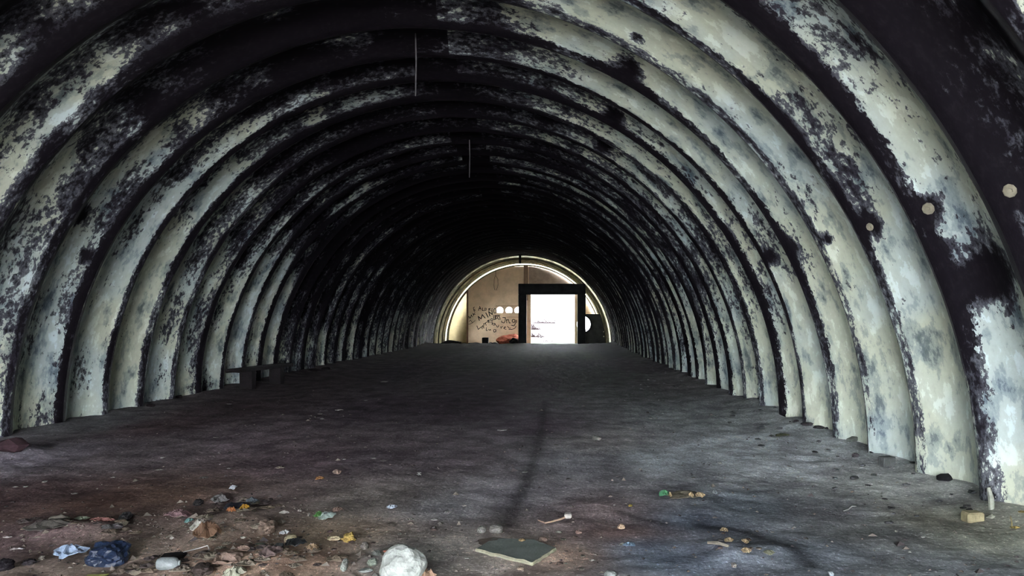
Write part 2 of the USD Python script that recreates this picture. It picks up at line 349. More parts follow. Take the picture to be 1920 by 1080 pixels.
SOIL = [  # (px, py, sRGB) ground tone as seen, with the light on it
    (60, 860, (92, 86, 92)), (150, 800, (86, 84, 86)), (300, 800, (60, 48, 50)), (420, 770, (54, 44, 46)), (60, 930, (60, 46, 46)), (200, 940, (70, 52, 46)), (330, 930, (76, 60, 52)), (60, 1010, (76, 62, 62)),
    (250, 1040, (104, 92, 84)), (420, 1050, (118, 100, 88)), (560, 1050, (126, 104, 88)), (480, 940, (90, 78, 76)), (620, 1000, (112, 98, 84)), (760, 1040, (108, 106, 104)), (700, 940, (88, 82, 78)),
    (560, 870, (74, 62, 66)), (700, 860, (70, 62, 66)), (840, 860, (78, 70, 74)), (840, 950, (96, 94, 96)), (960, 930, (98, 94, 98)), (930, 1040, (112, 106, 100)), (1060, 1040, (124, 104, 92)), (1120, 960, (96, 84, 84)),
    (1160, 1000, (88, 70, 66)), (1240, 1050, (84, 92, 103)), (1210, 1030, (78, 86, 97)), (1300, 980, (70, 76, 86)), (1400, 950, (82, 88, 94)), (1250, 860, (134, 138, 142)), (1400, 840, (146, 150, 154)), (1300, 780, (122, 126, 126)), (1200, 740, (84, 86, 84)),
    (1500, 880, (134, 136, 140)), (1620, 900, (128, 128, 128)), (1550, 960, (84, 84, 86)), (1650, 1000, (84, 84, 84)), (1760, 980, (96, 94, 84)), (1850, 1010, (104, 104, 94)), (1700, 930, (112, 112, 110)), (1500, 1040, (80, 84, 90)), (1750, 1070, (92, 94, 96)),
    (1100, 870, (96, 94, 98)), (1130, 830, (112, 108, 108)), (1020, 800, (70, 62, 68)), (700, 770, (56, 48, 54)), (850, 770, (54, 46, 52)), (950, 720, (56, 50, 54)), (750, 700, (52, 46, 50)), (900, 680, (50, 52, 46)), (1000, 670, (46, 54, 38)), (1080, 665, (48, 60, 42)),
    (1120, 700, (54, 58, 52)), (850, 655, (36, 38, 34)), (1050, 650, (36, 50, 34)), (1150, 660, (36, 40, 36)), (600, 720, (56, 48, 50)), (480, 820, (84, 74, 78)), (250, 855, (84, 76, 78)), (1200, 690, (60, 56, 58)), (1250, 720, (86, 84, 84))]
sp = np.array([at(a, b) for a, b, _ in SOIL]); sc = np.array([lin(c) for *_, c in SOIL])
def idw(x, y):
    u = np.stack([x / 1.0, 6 * np.log(np.clip(y, 3, 60))], -1); us = np.stack([sp[:, 0], 6 * np.log(sp[:, 1])], -1)
    out = np.zeros(x.shape + (3,)); w = np.zeros(x.shape)
    for s, c in zip(us, sc):
        k = 1 / (((u - s) ** 2).sum(-1) + .05) ** 1.6
        out += k[..., None] * c; w += k
    return out / w[..., None]
ys = np.concatenate([np.arange(-11, 4.4, .4), np.arange(4.4, 9, .028), np.arange(9, 16, .07), np.arange(16, 30, .2), np.arange(30, 53, .35)])
xs = np.linspace(-7.45, 4.1, 340)
YY, XX = np.meshgrid(ys, xs, indexing='ij')
ZZ = fh(XX, YY)
soil = idw(XX, YY)
def stain(poly, w, k):
    """a dark burnt streak along a line of floor points"""
    q = np.array([at(*p) for p in poly]); d = np.full(XX.shape, 9.0)
    for a, b in zip(q[:-1], q[1:]):
        t = np.clip(((XX - a[0]) * (b - a)[0] + (YY - a[1]) * (b - a)[1]) / ((b - a) ** 2).sum(), 0, 1)
        d = np.minimum(d, np.hypot(XX - a[0] - t * (b - a)[0], YY - a[1] - t * (b - a)[1]))
    return 1 - k * np.exp(-(d / w) ** 2)
soil *= (stain([(1022, 752), (1016, 800), (1012, 820), (1002, 860), (985, 905), (960, 960), (948, 985)], .075, .62) * stain([(985, 821), (1060, 823), (1090, 820)], .10, .5)
         * stain([(1310, 985), (1400, 1000), (1480, 1030), (1525, 1060)], .07, .7) * stain([(1160, 962), (1240, 985)], .06, .6) * stain([(1240, 940), (1340, 936)], .06, .45))[..., None]
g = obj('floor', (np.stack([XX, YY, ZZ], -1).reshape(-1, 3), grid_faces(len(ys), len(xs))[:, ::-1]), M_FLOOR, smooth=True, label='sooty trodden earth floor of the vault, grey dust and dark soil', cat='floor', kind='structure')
primvar3(g, 'soil', np.clip(soil * ((2.0 + .65 * (1 - sstep(8, 15, YY))) * (1 - .5 * sstep(34, 42, YY)))[..., None], .002, .8).reshape(-1, 3))  # light falloff put into the ground colour: raised near, lowered at the far end

# ------------------------------------------------------------------ the far end: portal, end wall, outdoors
def S(y): return y / F
YP = 46.0
def PX(px, y): return (px - VX) * y / F
def PZ(py, y): return H + (VY - py) * y / F
dr = thing('door_1', label='black sooty concrete portal frame standing before the bright doorway', cat='doorway', kind='structure')
xa, xb, xc, xd = PX(972, YP), PX(987, YP), PX(1083, YP), PX(1098, YP); zt, zi = PZ(532, YP), PZ(552, YP)
obj('jamb', box(xb - xa, .5, zi + .3, ((xa + xb) / 2, YP + .25, zi / 2 - .15), .02, .03, 1), M_DARKCON, dr)
obj('jamb', box(xd - xc, .5, zi + .3, ((xc + xd) / 2, YP + .25, zi / 2 - .15), .02, .03, 2), M_DARKCON, dr)
obj('lintel', box(xd - xa, .5, zt - zi, ((xa + xd) / 2, YP + .25, (zt + zi) / 2), .02, .03, 3), M_DARKCON, dr)
from shapely.geometry import Polygon, Point, box as sbox
from shapely import affinity
YW = YB + 4.95                                       # face of the end wall
def wall_poly(poly, y, th):
    m = trimesh.creation.extrude_polygon(poly, th)
    v = m.vertices.copy(); m.vertices = np.stack([v[:, 0], y + th - v[:, 2], v[:, 1]], -1)
    return m
wf = thing('wall_far', label='beige plastered end wall with scrawled writing, three arched holes and a doorway', cat='wall', kind='structure')
xl_ = PX(877, YW)
face = sbox(xl_, -.4, 6.5, 6.6).difference(sbox(PX(995, YW), -.5, PX(1078, YW), PZ(546, YW)))
for cx in (937, 954.2, 971):
    x0 = PX(cx, YW); hole = Point(x0, PZ(582, YW)).buffer(6.6 * S(YW), 16).intersection(sbox(x0 - 1, PZ(586.4, YW), x0 + 1, 9))
    face = face.difference(hole)
face = face.difference(Point(PX(1096, YW), PZ(608, YW)).buffer(14.5 * S(YW), 20))
obj('plaster_wall', wall_poly(face, YW, .4), M_PLASTER, wf)
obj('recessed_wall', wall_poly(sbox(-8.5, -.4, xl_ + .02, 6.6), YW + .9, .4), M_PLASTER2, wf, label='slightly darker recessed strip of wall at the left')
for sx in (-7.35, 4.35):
    obj('added_side_wall', box(.3, 2.4, 5.2, (sx, YW + .1, 2.2)), M_PLASTER2, wf)  # added walls that close off sky light at both sides
obj('added_recess_roof', box(8.5 + xl_ + .1, 2.2, .2, ((xl_ - 8.5) / 2 + .05, YW + .2, 4.2)), M_PLASTER2, wf)  # added unseen roof, keeps sky light off the recess
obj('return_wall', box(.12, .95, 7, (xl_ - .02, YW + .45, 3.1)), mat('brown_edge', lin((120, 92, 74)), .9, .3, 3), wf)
pil = obj('pilaster', box(8 * S(YW), .14, 2.6, (PX(986, YW), YW - .07, PZ(488, YW) - 1.3), .01), mat('brown_plaster', lin((142, 118, 98)), .9, .25, 3), wf, label='brown vertical strip on the wall above the portal')
for py, x0, x1 in ((573.5, 930, 972), (594.5, 950, 972)):
    obj('ledge', box((x1 - x0) * S(YW), .03, .025, (PX((x0 + x1) / 2, YW), YW - .015, PZ(py, YW))), mat('brown_plaster_line', lin((150, 124, 100)), .9), wf)
# patched plaster in the upper right
obj('plaster_patch', wall_poly(Polygon([(PX(992, YW), PZ(533, YW)), (PX(992, YW), PZ(494, YW)), (PX(1012, YW), PZ(492, YW)), (PX(1040, YW), PZ(503, YW)), (PX(1060, YW), PZ(512, YW)), (PX(1081, YW), PZ(522, YW)), (PX(1081, YW), PZ(533, YW))]), YW - .03, .03), mat('grey_brown_plaster', lin((168, 148, 132)), .9, .35, 1.4), wf, label='greyish patch of plaster above the portal')
q = [(1012, 491.5), (1026, 494), (1040, 502), (1058, 510), (1072, 517), (1081.5, 522)]
obj('broken_edge', tube([(PX(a, YW), YW - .06, PZ(b, YW)) for a, b in q], [.05, .06, .05, .06, .05, .06], 5), mat('pale_plaster', lin((236, 214, 182)), .9, .1), wf, label='pale broken plaster edge sloping down to the right')
# scrawled charcoal writing, traced stroke by stroke (12x enlargement of the wall)
def ring_(x, y, rx, ry=None): return [(x + rx * math.cos(t), y + (ry or rx) * math.sin(t)) for t in np.linspace(.3, 6.4, 11)]
WORDS = [
    ('scrawl of three short letters at the left edge', [[(222, 400), (240, 445)], [(238, 402), (264, 440), (285, 365), (312, 412)], [(315, 330), (342, 388)], [(366, 315), (330, 355), (377, 350)], [(330, 203), (350, 285)], [(330, 205), (357, 190)], [(345, 245), (370, 240)], [(350, 285), (372, 265)]], 8),
    ('arrow-like scrawl low at the left edge', [[(213, 575), (260, 570), (310, 545), (372, 490)], [(233, 520), (265, 480), (310, 545)]], 6),
    ('the letters ALDRIO', [[(445, 268), (475, 175), (507, 252)], [(455, 227), (500, 217)], [(535, 205), (535, 270), (577, 265)], [(590, 215), (590, 267), (625, 250), (622, 217), (590, 215)], [(678, 270), (675, 225), (710, 215), (702, 240), (680, 245), (717, 267)], [(750, 215), (746, 265)], ring_(815, 275, 32, 52)], 8),
    ('the letters MIN', [[(465, 490), (440, 400), (505, 455), (530, 360), (597, 437)], [(610, 320), (662, 417)], [(702, 392), (675, 290), (757, 357), (745, 260)]], 12),
    ('the letters LIGITROLBEC', [[(410, 610), (442, 692), (502, 640)], [(515, 630), (532, 682)], ring_(548, 622, 16), [(562, 630), (568, 668)], [(558, 572), (642, 522)], [(575, 600), (568, 560)], [(602, 545), (617, 602)], [(668, 542), (650, 490), (692, 480), (662, 515), (712, 532)], ring_(745, 475, 25), [(780, 370), (792, 472), (820, 468)], [(820, 465), (815, 390), (850, 395), (825, 425), (852, 450), (820, 465)], [(905, 392), (875, 400), (870, 440), (912, 470)], [(912, 390), (937, 470)], [(805, 383), (932, 373)]], 9),
    ('the letters Ingi', [[(990, 425), (1052, 425), (1045, 500), (1020, 547), (970, 530), (963, 503)], [(1075, 470), (1082, 547)], [(1080, 490), (1115, 465), (1140, 550), (1167, 545)], ring_(1235, 500, 34), [(1270, 478), (1275, 560), (1245, 612), (1185, 600)], [(1302, 480), (1302, 542)]], 9),
    ('the letters Saurez', [[(765, 525), (742, 535), (765, 560), (738, 577)], ring_(790, 575, 24), [(815, 553), (832, 602)], [(853, 598), (865, 642), (890, 635), (902, 593)], [(945, 630), (957, 672)], [(950, 642), (992, 628)], [(1012, 662), (1062, 640), (1030, 635), (1020, 675), (1070, 690)], [(1098, 620), (1130, 662), (1172, 660)], [(1128, 690), (1200, 690), (1260, 670), (1292, 620)]], 8),
    ('the letters Lug', [[(620, 650), (620, 717), (652, 715)], [(670, 690), (690, 712), (715, 690), (722, 717)], ring_(810, 720, 28), [(838, 700), (836, 745), (790, 752)]], 8)]
for lab, strokes, w in WORDS:
    parts = []
    for s in strokes:
        p = np.array([(PX(860 + a / 12, YW), PZ(560 + b / 12, YW)) for a, b in s])
        for a, b in zip(p[:-1], p[1:]):
            d = b - a; L = np.linalg.norm(d)
            m = trimesh.creation.box([L + w / 12 * S(YW), .006, w / 12 * S(YW) * 1.6])
            m.apply_transform(trimesh.transformations.rotation_matrix(-math.atan2(d[1], d[0]), [0, 1, 0]))
            m.apply_translation([(a + b)[0] / 2, YW - .004, (a + b)[1] / 2]); parts.append(m)
    obj('graffiti', cat(*parts), M_MARK, wf, label='charcoal ' + lab)
# wire loop, hanging from the last ring in front of the wall
lp = [(928.5, 491), (929, 505), (929.5, 516), (927, 522), (926, 535), (927.5, 543), (931, 544), (934, 533), (933.5, 524), (930, 517)]
obj('wire_loop', tube([(PX(a, YW - .4), YW - .4, PZ(b, YW - .4)) for a, b in lp], .012, 5), M_BLACK, label='dark wire loop hanging before the beige end wall', cat='wire')
# black panel with round hole at the right
pp = thing('blast_panel', label='black slab with a big round hole, leaning right of the portal', cat='panel')
YQ = YB + 2.3
pan = sbox(PX(1090, YQ), -.3, PX(1143, YQ), PZ(589, YQ)).difference(Point(PX(1092, YQ), PZ(608, YQ)).buffer(15.5 * S(YQ), 24))
for b in (622, 631): pan = pan.difference(Point(PX(1132, YQ), PZ(b, YQ)).buffer(1.3 * S(YQ), 6))
obj('slab', wall_poly(pan, YQ, .25), M_DARKCON2, pp)
rg_ = Point(PX(1092, YQ), PZ(608, YQ)).buffer(18.5 * S(YQ), 24).difference(Point(PX(1092, YQ), PZ(608, YQ)).buffer(15.5 * S(YQ), 24))
obj('rim', wall_poly(rg_.intersection(sbox(PX(1092, YQ), -9, 9, 9)), YQ - .06, .07), M_DARKCON, pp)
# black bracket at the crown of the vault's end
br = thing('crown_bracket', label='black steel bracket hanging at the crown where the tunnel ends', cat='bracket')
xk = PX(975, 46.7)
obj('post', box(.13, .1, .5, (xk, 46.7, PZ(479, 46.7) - .22), .01), M_BLACK, br)
obj('plate', box(.28, .22, .05, (xk, 46.7, PZ(478, 46.7)), .01), M_BLACK, br)

# outdoors
gx, gy = np.meshgrid(np.linspace(-30, 30, 90), np.concatenate([np.linspace(YW + .1, YW + 14, 60), np.linspace(YW + 15, 110, 30)]))
gz = -.08 + 1.5 * np.exp(-((gx + 3.2) / 3.2) ** 2 - ((gy - 62) / 3.0) ** 2) * (.5 + meshkit.fbm(np.stack([gx, gy, gx * 0], -1) * .9, 3, 8)) + .12 * (meshkit.fbm(np.stack([gx, gy, gx * 0], -1) * .8, 3, 6) - .5)
obj('ground', (np.stack([gx, gy, gz], -1).reshape(-1, 3), grid_faces(*gx.shape)), M_GROUND, smooth=True, label='pale rubble ground in daylight beyond the doorway', cat='ground', kind='structure')
gx, gy = np.meshgrid(np.linspace(-30, 30, 40), np.linspace(-50, -10.8, 40))
obj('ground', (np.stack([gx, gy, gx * 0 - .05 + .08 * (meshkit.fbm(np.stack([gx, gy, gx * 0], -1) * .5, 3, 4) - .5)], -1).reshape(-1, 3), grid_faces(*gx.shape)), mat('yard_ground', (.46, .44, .40), .95), smooth=True, label='yard ground before the vault mouth behind the viewer', cat='ground', kind='structure')
def brush(px, py, y, w, h, seed):
    g = np.random.default_rng(seed); x0, z0 = PX(px, y), PZ(py, y)
    ms = [tube([(x0 - w * .5, y, z0 - h * .3), (x0, y + .1, z0 - h * .26), (x0 + w * .5, y, z0 - h * .3)], [.02, .05, .02], 6)]
    for i in range(60):
        ax = np.clip(g.normal(0, w * .28), -w * .5, w * .5); a = np.array([x0 + ax, y + .1 - abs(ax) * .2 / w, z0 - h * .28])
        d = np.array([g.normal(0, .6), g.normal(0, .3), g.uniform(.1, .8)]); d *= g.uniform(.4, 1.0) * h / np.linalg.norm(d)
        mid = a + d * .5 + g.normal(0, .05, 3)
        ms.append(tube([a, mid, a + d], [.018, .014, .006], 4))
    return cat(*ms)
M_BRUSH = mat('pale_brushwood', (.03, .022, .025), .9)
obj('brushwood', brush(1018, 600, 61, 1.9, .8, 3), M_BRUSH, label='dry brushwood on the heap outside the doorway, upper tuft', cat='brushwood')
obj('brushwood', brush(1000, 612, 58, 1.0, .8, 4), M_BRUSH, label='dry brushwood outside the doorway close to its left jamb', cat='brushwood')
obj('brushwood', brush(1002, 628, 56, 1.3, .5, 5), M_BRUSH, label='low dry brushwood on the ground outside the doorway, left', cat='brushwood')
obj('brushwood', brush(1020, 640, 55, 1.6, .25, 6), M_BRUSH, label='flat scatter of dry twigs lying at the doorway sill', cat='brushwood')

# ------------------------------------------------------------------ loose things
def lump(w, d, h, seed=0, rough=.35, sub=3, flat=.35):
    m = trimesh.creation.icosphere(sub); p = m.vertices
    p = p * (1 + rough * (meshkit.fbm(p * 1.7 + seed * 3.1, 3, seed) - .5)[:, None] * 1.6)
    p = p * [w / 2, d / 2, h / 2 * 1.25]; z0 = -h / 2 * 1.25 * (1 - flat)
    p[:, 2] = np.maximum(p[:, 2], z0); p[:, 2] -= z0
    return trimesh.Trimesh(p, m.faces, process=False)
def stone(w, d, h, seed=0, n=26):
    g = np.random.default_rng(seed); p = g.normal(size=(n, 3)); p /= np.linalg.norm(p, axis=1)[:, None]; p *= g.uniform(.85, 1.0, (n, 1))
    m = trimesh.convex.convex_hull(p * [w / 2, d / 2, h / 2]); v = m.vertices.copy(); v[:, 2] = np.maximum(v[:, 2], -h * .35) + h * .35
    return trimesh.convex.convex_hull(v)
def scrap(w, d, h, seed=0, thick=.004, na=26, nr=6, jag=.45, freq=2.6, curl=.3):
    """a crumpled sheet with an irregular outline and a real thickness"""
    g = np.random.default_rng(seed); a = np.linspace(0, 2 * np.pi, na, endpoint=False)
    out = 1 + jag * (meshkit.fbm(np.stack([np.cos(a) * 1.6 + seed, np.sin(a) * 1.6, a * 0], -1), 3, seed) - .5) * 2
    out = out / out.max()
    rr = np.linspace(0, 1, nr + 1)[1:]
    P = [np.zeros((1, 2))] + [np.stack([np.cos(a) * out * r * w / 2, np.sin(a) * out * r * d / 2], -1) for r in rr]
    P = np.vstack(P); q = np.concatenate([[0], np.repeat(rr, na)])
    u = np.stack([P[:, 0] / w * 2, P[:, 1] / d * 2, np.zeros(len(P))], -1)
    rid = 1 - np.abs(2 * meshkit.noise(u * freq + seed * 1.7, seed) - 1)
    z = h * (.15 + .75 * rid * (1 - .6 * q ** 2) + curl * q ** 2 * (meshkit.noise(u * 1.3 + seed, seed + 1) - .3))
    z = np.maximum(z, 0)
    top = np.column_stack([P, z + thick]); bot = np.column_stack([P, z])
    f = []
    for j in range(na): f.append([0, 1 + j, 1 + (j + 1) % na])
    for i in range(nr - 1):
        for j in range(na):
            a0, a1 = 1 + i * na + j, 1 + i * na + (j + 1) % na; b0, b1 = a0 + na, a1 + na
            f += [[a0, b0, b1], [a0, b1, a1]]
    f = np.array(f); n = len(P); rim = []
    e = 1 + (nr - 1) * na
    for j in range(na):
        a0, a1 = e + j, e + (j + 1) % na; rim += [[a0, n + a0, n + a1], [a0, n + a1, a1]]
    return trimesh.Trimesh(np.vstack([top, bot]), np.vstack([f, f[:, ::-1] + n, rim]), process=False)
def place(name, mesh, m, px, py, label, cat_, rotz=0, sink=.006, smooth=False, group=None):
    """puts a thing on the floor where the survey saw its foot"""
    x, y = at(px, py); z = float(fh(x, y)) - sink
    return obj(name, mesh, m, smooth=smooth, loc=(x, y, z), rotz=rotz, label=label, cat=cat_, group=group)
def m_(px, py): return F * H / (py - VY) / F       # metres per pixel at a floor point

# bench along the left wall
yb0, yb1 = 17.75, 18.95
bx0, bx1 = PX(467, yb0), PX(517, yb1)
bn = thing('bench', ((bx0 + bx1) / 2, (yb0 + yb1) / 2, float(fh((bx0 + bx1) / 2, 18.3)) - .02), math.degrees(-math.atan2(bx1 - bx0, yb1 - yb0)), label='low dark plank bench standing by the left wall', cat='bench')
obj('seat', box(.34, 2.45, .075, (0, -.05, .435), .012, .02, 4), M_WOOD, bn)
for s in (-1, 1):
    obj('leg', box(.30, .2, .41, (0, s * .66, .20), .012, .02, 6 + s), M_WOOD, bn)

# --- stones and blocks along the right wall
def rock(px, py, w, h, rgb, label, seed, cat_='stone', d=None, name='stone', rotz=0, sink=.012):
    k = m_(px, py); return place(name, stone(w * k, (d or w * .8) * k, h * k, seed), cm(rgb, .9, .4, 10), px, py, label, cat_, rotz, sink)
rock(1771, 921, 33, 20, (36, 34, 38), 'dark rounded stone on the dust bank between two right wall ribs', 1, d=26)
k = m_(1664, 884); place('rubble_block', box(26 * k, 20 * k, 19 * k, (0, 0, 9 * k), .01, .03, 3), cm((104, 106, 104), .9), 1664, 884, 'squarish grey concrete lump lying by the right wall', 'block', 12)
k = m_(1687, 872)
t = box(16 * k, 8 * k, 34 * k, (0, 0, 17 * k), .01, .02, 4); t.apply_transform(trimesh.transformations.rotation_matrix(.18, [0, 1, 0])); t.apply_transform(trimesh.transformations.rotation_matrix(-.2, [1, 0, 0]))
place('tile_shard', t, cm((122, 124, 120), .9), 1687, 872, 'narrow grey shard standing upright against the right wall', 'shard', 10)
k = m_(1606, 842); t = box(40 * k, 14 * k, 8 * k, (0, 0, 7 * k), .008, .02, 5); t.apply_transform(trimesh.transformations.rotation_matrix(-.3, [0, 1, 0]))
place('plank_stub', t, cm((128, 132, 126), .9), 1608, 840, 'pale broken plank end leaning at the foot of the right wall', 'plank', 20)
rock(1604, 868, 15, 12, (86, 80, 84), 'small brownish stone in front of the pale plank end', 6)
k = m_(1468, 823); place('stick', tube([(-13 * k, 0, 3 * k), (0, .01, 4 * k), (13 * k, .03, 2.5 * k)], [.016, .02, .014], 6), cm((64, 66, 44)), 1468, 822, 'short mossy stick on grey dust near the right wall', 'stick')
for i, (px, py, w, h) in enumerate([(1513, 812, 26, 9), (1535, 815, 24, 9), (1552, 816, 14, 7), (1493, 806, 14, 7)]):
    rock(px, py, w, h, (66, 62, 66), ('broad flat', 'long low', 'small', 'leftmost little')[i] + ' dark rubble lump in the pile under the right wall ribs', 20 + i, 'rubble', name='rubble_lump')
rock(1426, 808, 16, 9, (70, 70, 74), 'lone dark stone on the grey dust left of the rubble pile', 27)
rock(1119, 825, 22, 11, (150, 148, 140), 'pale grey block alone in the middle of the floor', 28, 'block', name='rubble_block')
k = m_(1824, 985); place('rubble_block', box(34 * k, 26 * k, 19 * k, (0, 0, 9 * k), .012, .03, 8), cm((176, 164, 128), .9), 1824, 985, 'tan brick-like block in front of the nearest dark rib', 'block', 8)
rock(1858, 985, 20, 12, (168, 168, 150), 'pale flat stone beside the tan block', 30)
k = m_(1858, 970); place('stick', tube([(0, 0, 0), (1 * k, 3 * k, 20 * k), (-1 * k, 8 * k, 40 * k)], [.02, .022, .014], 6), cm((190, 192, 176)), 1859, 975, 'pale stub of wood standing against the nearest dark rib', 'stick')
k = m_(1872, 960); place('rag', lump(20 * k, 18 * k, 18 * k, 4, .6), cm((74, 64, 104), .7), 1873, 962, 'small purple rag at the foot of the nearest right rib', 'rag')
for i, (px, py, w) in enumerate([(1905, 1004, 26), (1918, 990, 22)]):
    k = m_(px, py); place('dry_leaf', scrap(w * k, w * .7 * k, .02, 50 + i, .002, jag=.3), cm((190, 166, 96), .7), px, py, ('larger', 'smaller')[i] + ' yellowish dry leaf at the right edge of the floor', 'leaf', 30 * i)
k = m_(1897, 1000); place('twig', tube([(0, 0, 0), (.2 * k, 0, 12 * k), (-1 * k, 2 * k, 24 * k)], [.005, .005, .003], 5), cm((150, 138, 96)), 1897, 1003, 'thin twig standing up by the yellowish leaves', 'twig')
k = m_(1596, 962); place('twig', tube([(-17 * k, -.03, .01), (-6 * k, .0, .012), (6 * k, .05, .03), (17 * k, .09, .02)], [.004, .006, .006, .004], 5), cm((170, 172, 166)), 1596, 961, 'pale curved twig on the dark floor at the right', 'twig')
# rubble at the foot of the left wall and the far end
rock(20, 862, 70, 36, (66, 44, 50), 'dark reddish mound of rubbish at the left edge by the first rib', 40, 'rubble', name='rubble_lump', d=40)
for i, (px, py, w, h) in enumerate([(282, 766, 20, 8), (336, 750, 14, 9), (584, 699, 34, 7), (606, 695, 22, 6)]):
    rock(px + (6 if i > 1 else 0), py, w, h, (46, 36, 40), ('reddish dark stone at the left wall foot left of the bench', 'small dark stone at the left wall foot nearest the bench', 'long dark rubble ridge at the left wall beyond the bench', 'dark rubble end at the left wall farthest beyond the bench')[i], 44 + i, 'rubble', name='rubble_lump')
for i, (px, y, w, h, lab) in enumerate([(910, 47.3, 12, 15, 'dark block standing below the scrawled writing'), (890, 46.6, 34, 6, 'low dark rubble heap left of the block'), (925, 46.8, 22, 7, 'low dark rubble heap right of the block'), (845, 46.0, 36, 8, 'dark rubble heap at the far left of the vault end'), (964, 46.2, 18, 12, 'dark rubble beside the left portal jamb')]):
    kk = S(y); x = PX(px, y); z = float(fh(x, y)) - .05  # block and heaps drawn near black, their shade put into the colour
    if i == 0: obj('rubble_block', box(w * kk, .35, h * kk + .1, (0, 0, h * kk / 2), .02, .05, 3), M_BLACK, loc=(x, y, z), label=lab, cat='block')
    else: obj('rubble_heap', lump(w * kk, .6, h * kk, 60 + i, .6), M_BLACK, loc=(x, y, z), label=lab, cat='rubble')
kk = S(50.5)
obj('soil_heap', lump(50 * kk, 1.3, 24 * kk, 71, .5), mat('red_soil', lin((168, 92, 70)), .95, .35, 5), loc=(PX(958, 50.5), 50.3, -.35), label='orange-red soil heap under the three arched holes', cat='soil')

# --- rubbish in the foreground
def litter(name, px, py, w, h, rgb, label, cat_, seed, d=None, kind='scrap', rotz=0, rough=.75, **kw):
    k = m_(px, py); d = (d or max(w * .75, h * 2.0)) * k
    if kind == 'scrap': me = scrap(w * k, d, max(h * k * .9, .012), seed, **kw)
    elif kind == 'lump': me = lump(w * k, d, h * k, seed, kw.pop('lr', .6))
    elif kind == 'flat': me = scrap(w * k, d, max(h * k * .25, .01), seed, freq=1.4, **kw)
    return place(name, me, cm(rgb, rough), px, py, label, cat_, rotz)
L = litter
L('plastic_bag', 131, 1050, 76, 34, (150, 166, 190), 'pale blue crumpled plastic bag at the lower left', 'bag', 101, d=60, rough=.35, jag=.55)
L('plastic_bag', 205, 1056, 72, 42, (34, 46, 70), 'dark blue stuffed plastic bag at the lower left', 'bag', 102, d=62, kind='lump', rough=.35)
k = m_(170, 1080); place('card', box(38 * k, 60 * k, .006, (0, 0, .02), .002), cm((188, 188, 110), .7), 170, 1092, 'yellow-green card at the bottom edge, lower left', 'card', 4)
L('rag', 92, 1000, 90, 20, (96, 90, 84), 'grey-brown flattened rag in the left heap', 'rag', 103, d=80)
L('rag', 112, 986, 36, 14, (128, 120, 110), 'grey-tan rounded rag on the left heap', 'rag', 104, kind='lump')
L('paper_scrap', 154, 978, 30, 9, (176, 182, 160), 'greenish white scrap on top of the left heap', 'paper', 105)
L('rag', 190, 986, 54, 12, (164, 116, 108), 'pink strip of cloth on the left heap', 'rag', 106, d=20)
L('rag', 212, 1000, 50, 12, (104, 100, 100), 'grey rag behind the dark blue bag', 'rag', 107)
L('rag', 235, 978, 18, 16, (38, 36, 38), 'small black rag at the right end of the left heap', 'rag', 108, kind='lump')
L('paper_scrap', 13, 1012, 22, 5, (176, 166, 160), 'pale strip at the left edge of the floor', 'paper', 109, d=8)
L('paper_scrap', 32, 1034, 28, 5, (168, 156, 156), 'thin pale strip left of the pale blue bag', 'paper', 110, d=8, rotz=12)
L('rag', 8, 1074, 30, 20, (34, 28, 34), 'black rag in the bottom left corner', 'rag', 111, kind='lump')
L('rag', 55, 1062, 22, 10, (40, 34, 38), 'small dark rag below the pale blue bag', 'rag', 112, kind='lump')
L('pebble', 78, 1053, 10, 8, (182, 170, 160), 'pale pebble under the pale blue bag', 'pebble', 113, kind='lump')
L('rag', 334, 972, 66, 20, (140, 110, 112), 'dusty pink crumpled rag left of the rubbish heap', 'rag', 114, d=50)
L('plastic_scrap', 355, 990, 14, 16, (120, 160, 158), 'teal scrap of plastic beside the orange-brown bag', 'plastic', 115)
L('plastic_bag', 374, 1006, 30, 30, (196, 192, 180), 'white crumpled plastic left of the orange-brown bag', 'bag', 116)
L('paper_bag', 388, 1022, 54, 46, (108, 80, 60), 'orange-brown crumpled paper bag in the rubbish heap', 'bag', 117, d=66, jag=.5, freq=1.9)
L('plastic_scrap', 436, 921, 16, 11, (206, 208, 214), 'white scrap on the far end of the rubbish heap', 'plastic', 118)
L('plastic_bag', 412, 942, 42, 24, (128, 124, 124), 'grey crumpled plastic on the far side of the rubbish heap', 'bag', 119)
L('plastic_bag', 472, 944, 22, 12, (124, 132, 140), 'blue-grey plastic blob at the heap far right', 'bag', 120, kind='lump')
L('rag', 456, 944, 30, 16, (136, 122, 110), 'tan rag behind the dark navy cloth', 'rag', 121)
L('cloth', 445, 964, 58, 22, (40, 40, 52), 'dark navy cloth in the middle of the rubbish heap', 'cloth', 122, d=60)
L('wrapper', 458, 973, 20, 18, (196, 148, 54), 'yellow wrapper on the dark navy cloth', 'wrapper', 123)
L('wrapper', 434, 984, 20, 18, (176, 110, 66), 'orange wrapper end below the dark navy cloth', 'wrapper', 124, d=18, rotz=-40)
L('rag', 371, 945, 16, 12, (48, 44, 46), 'black lump at the heap far left', 'rag', 125, kind='lump')
L('cloth', 502, 1000, 32, 26, (138, 118, 104), 'tan cloth lump right of the rubbish heap', 'cloth', 126, kind='lump')
L('paper_scrap', 534, 1003, 22, 13, (214, 216, 216), 'white crumpled paper above the cream stone', 'paper', 127)
L('stone', 545, 1018, 24, 15, (214, 198, 160), 'cream stone touching the black bag', 'stone', 128, kind='lump', lr=.3)
L('plastic_bag', 552, 1033, 48, 24, (38, 40, 42), 'black plastic bag in front of the cream stone', 'bag', 129, rough=.35, d=50)
L('can', 521, 1041, 22, 15, (104, 108, 112), 'grey crushed can left of the black bag', 'can', 130, kind='lump', rough=.35)
L('leaf', 485, 1025, 34, 11, (170, 174, 158), 'pale pointed leaf lying left of the crushed can', 'leaf', 131, kind='flat')
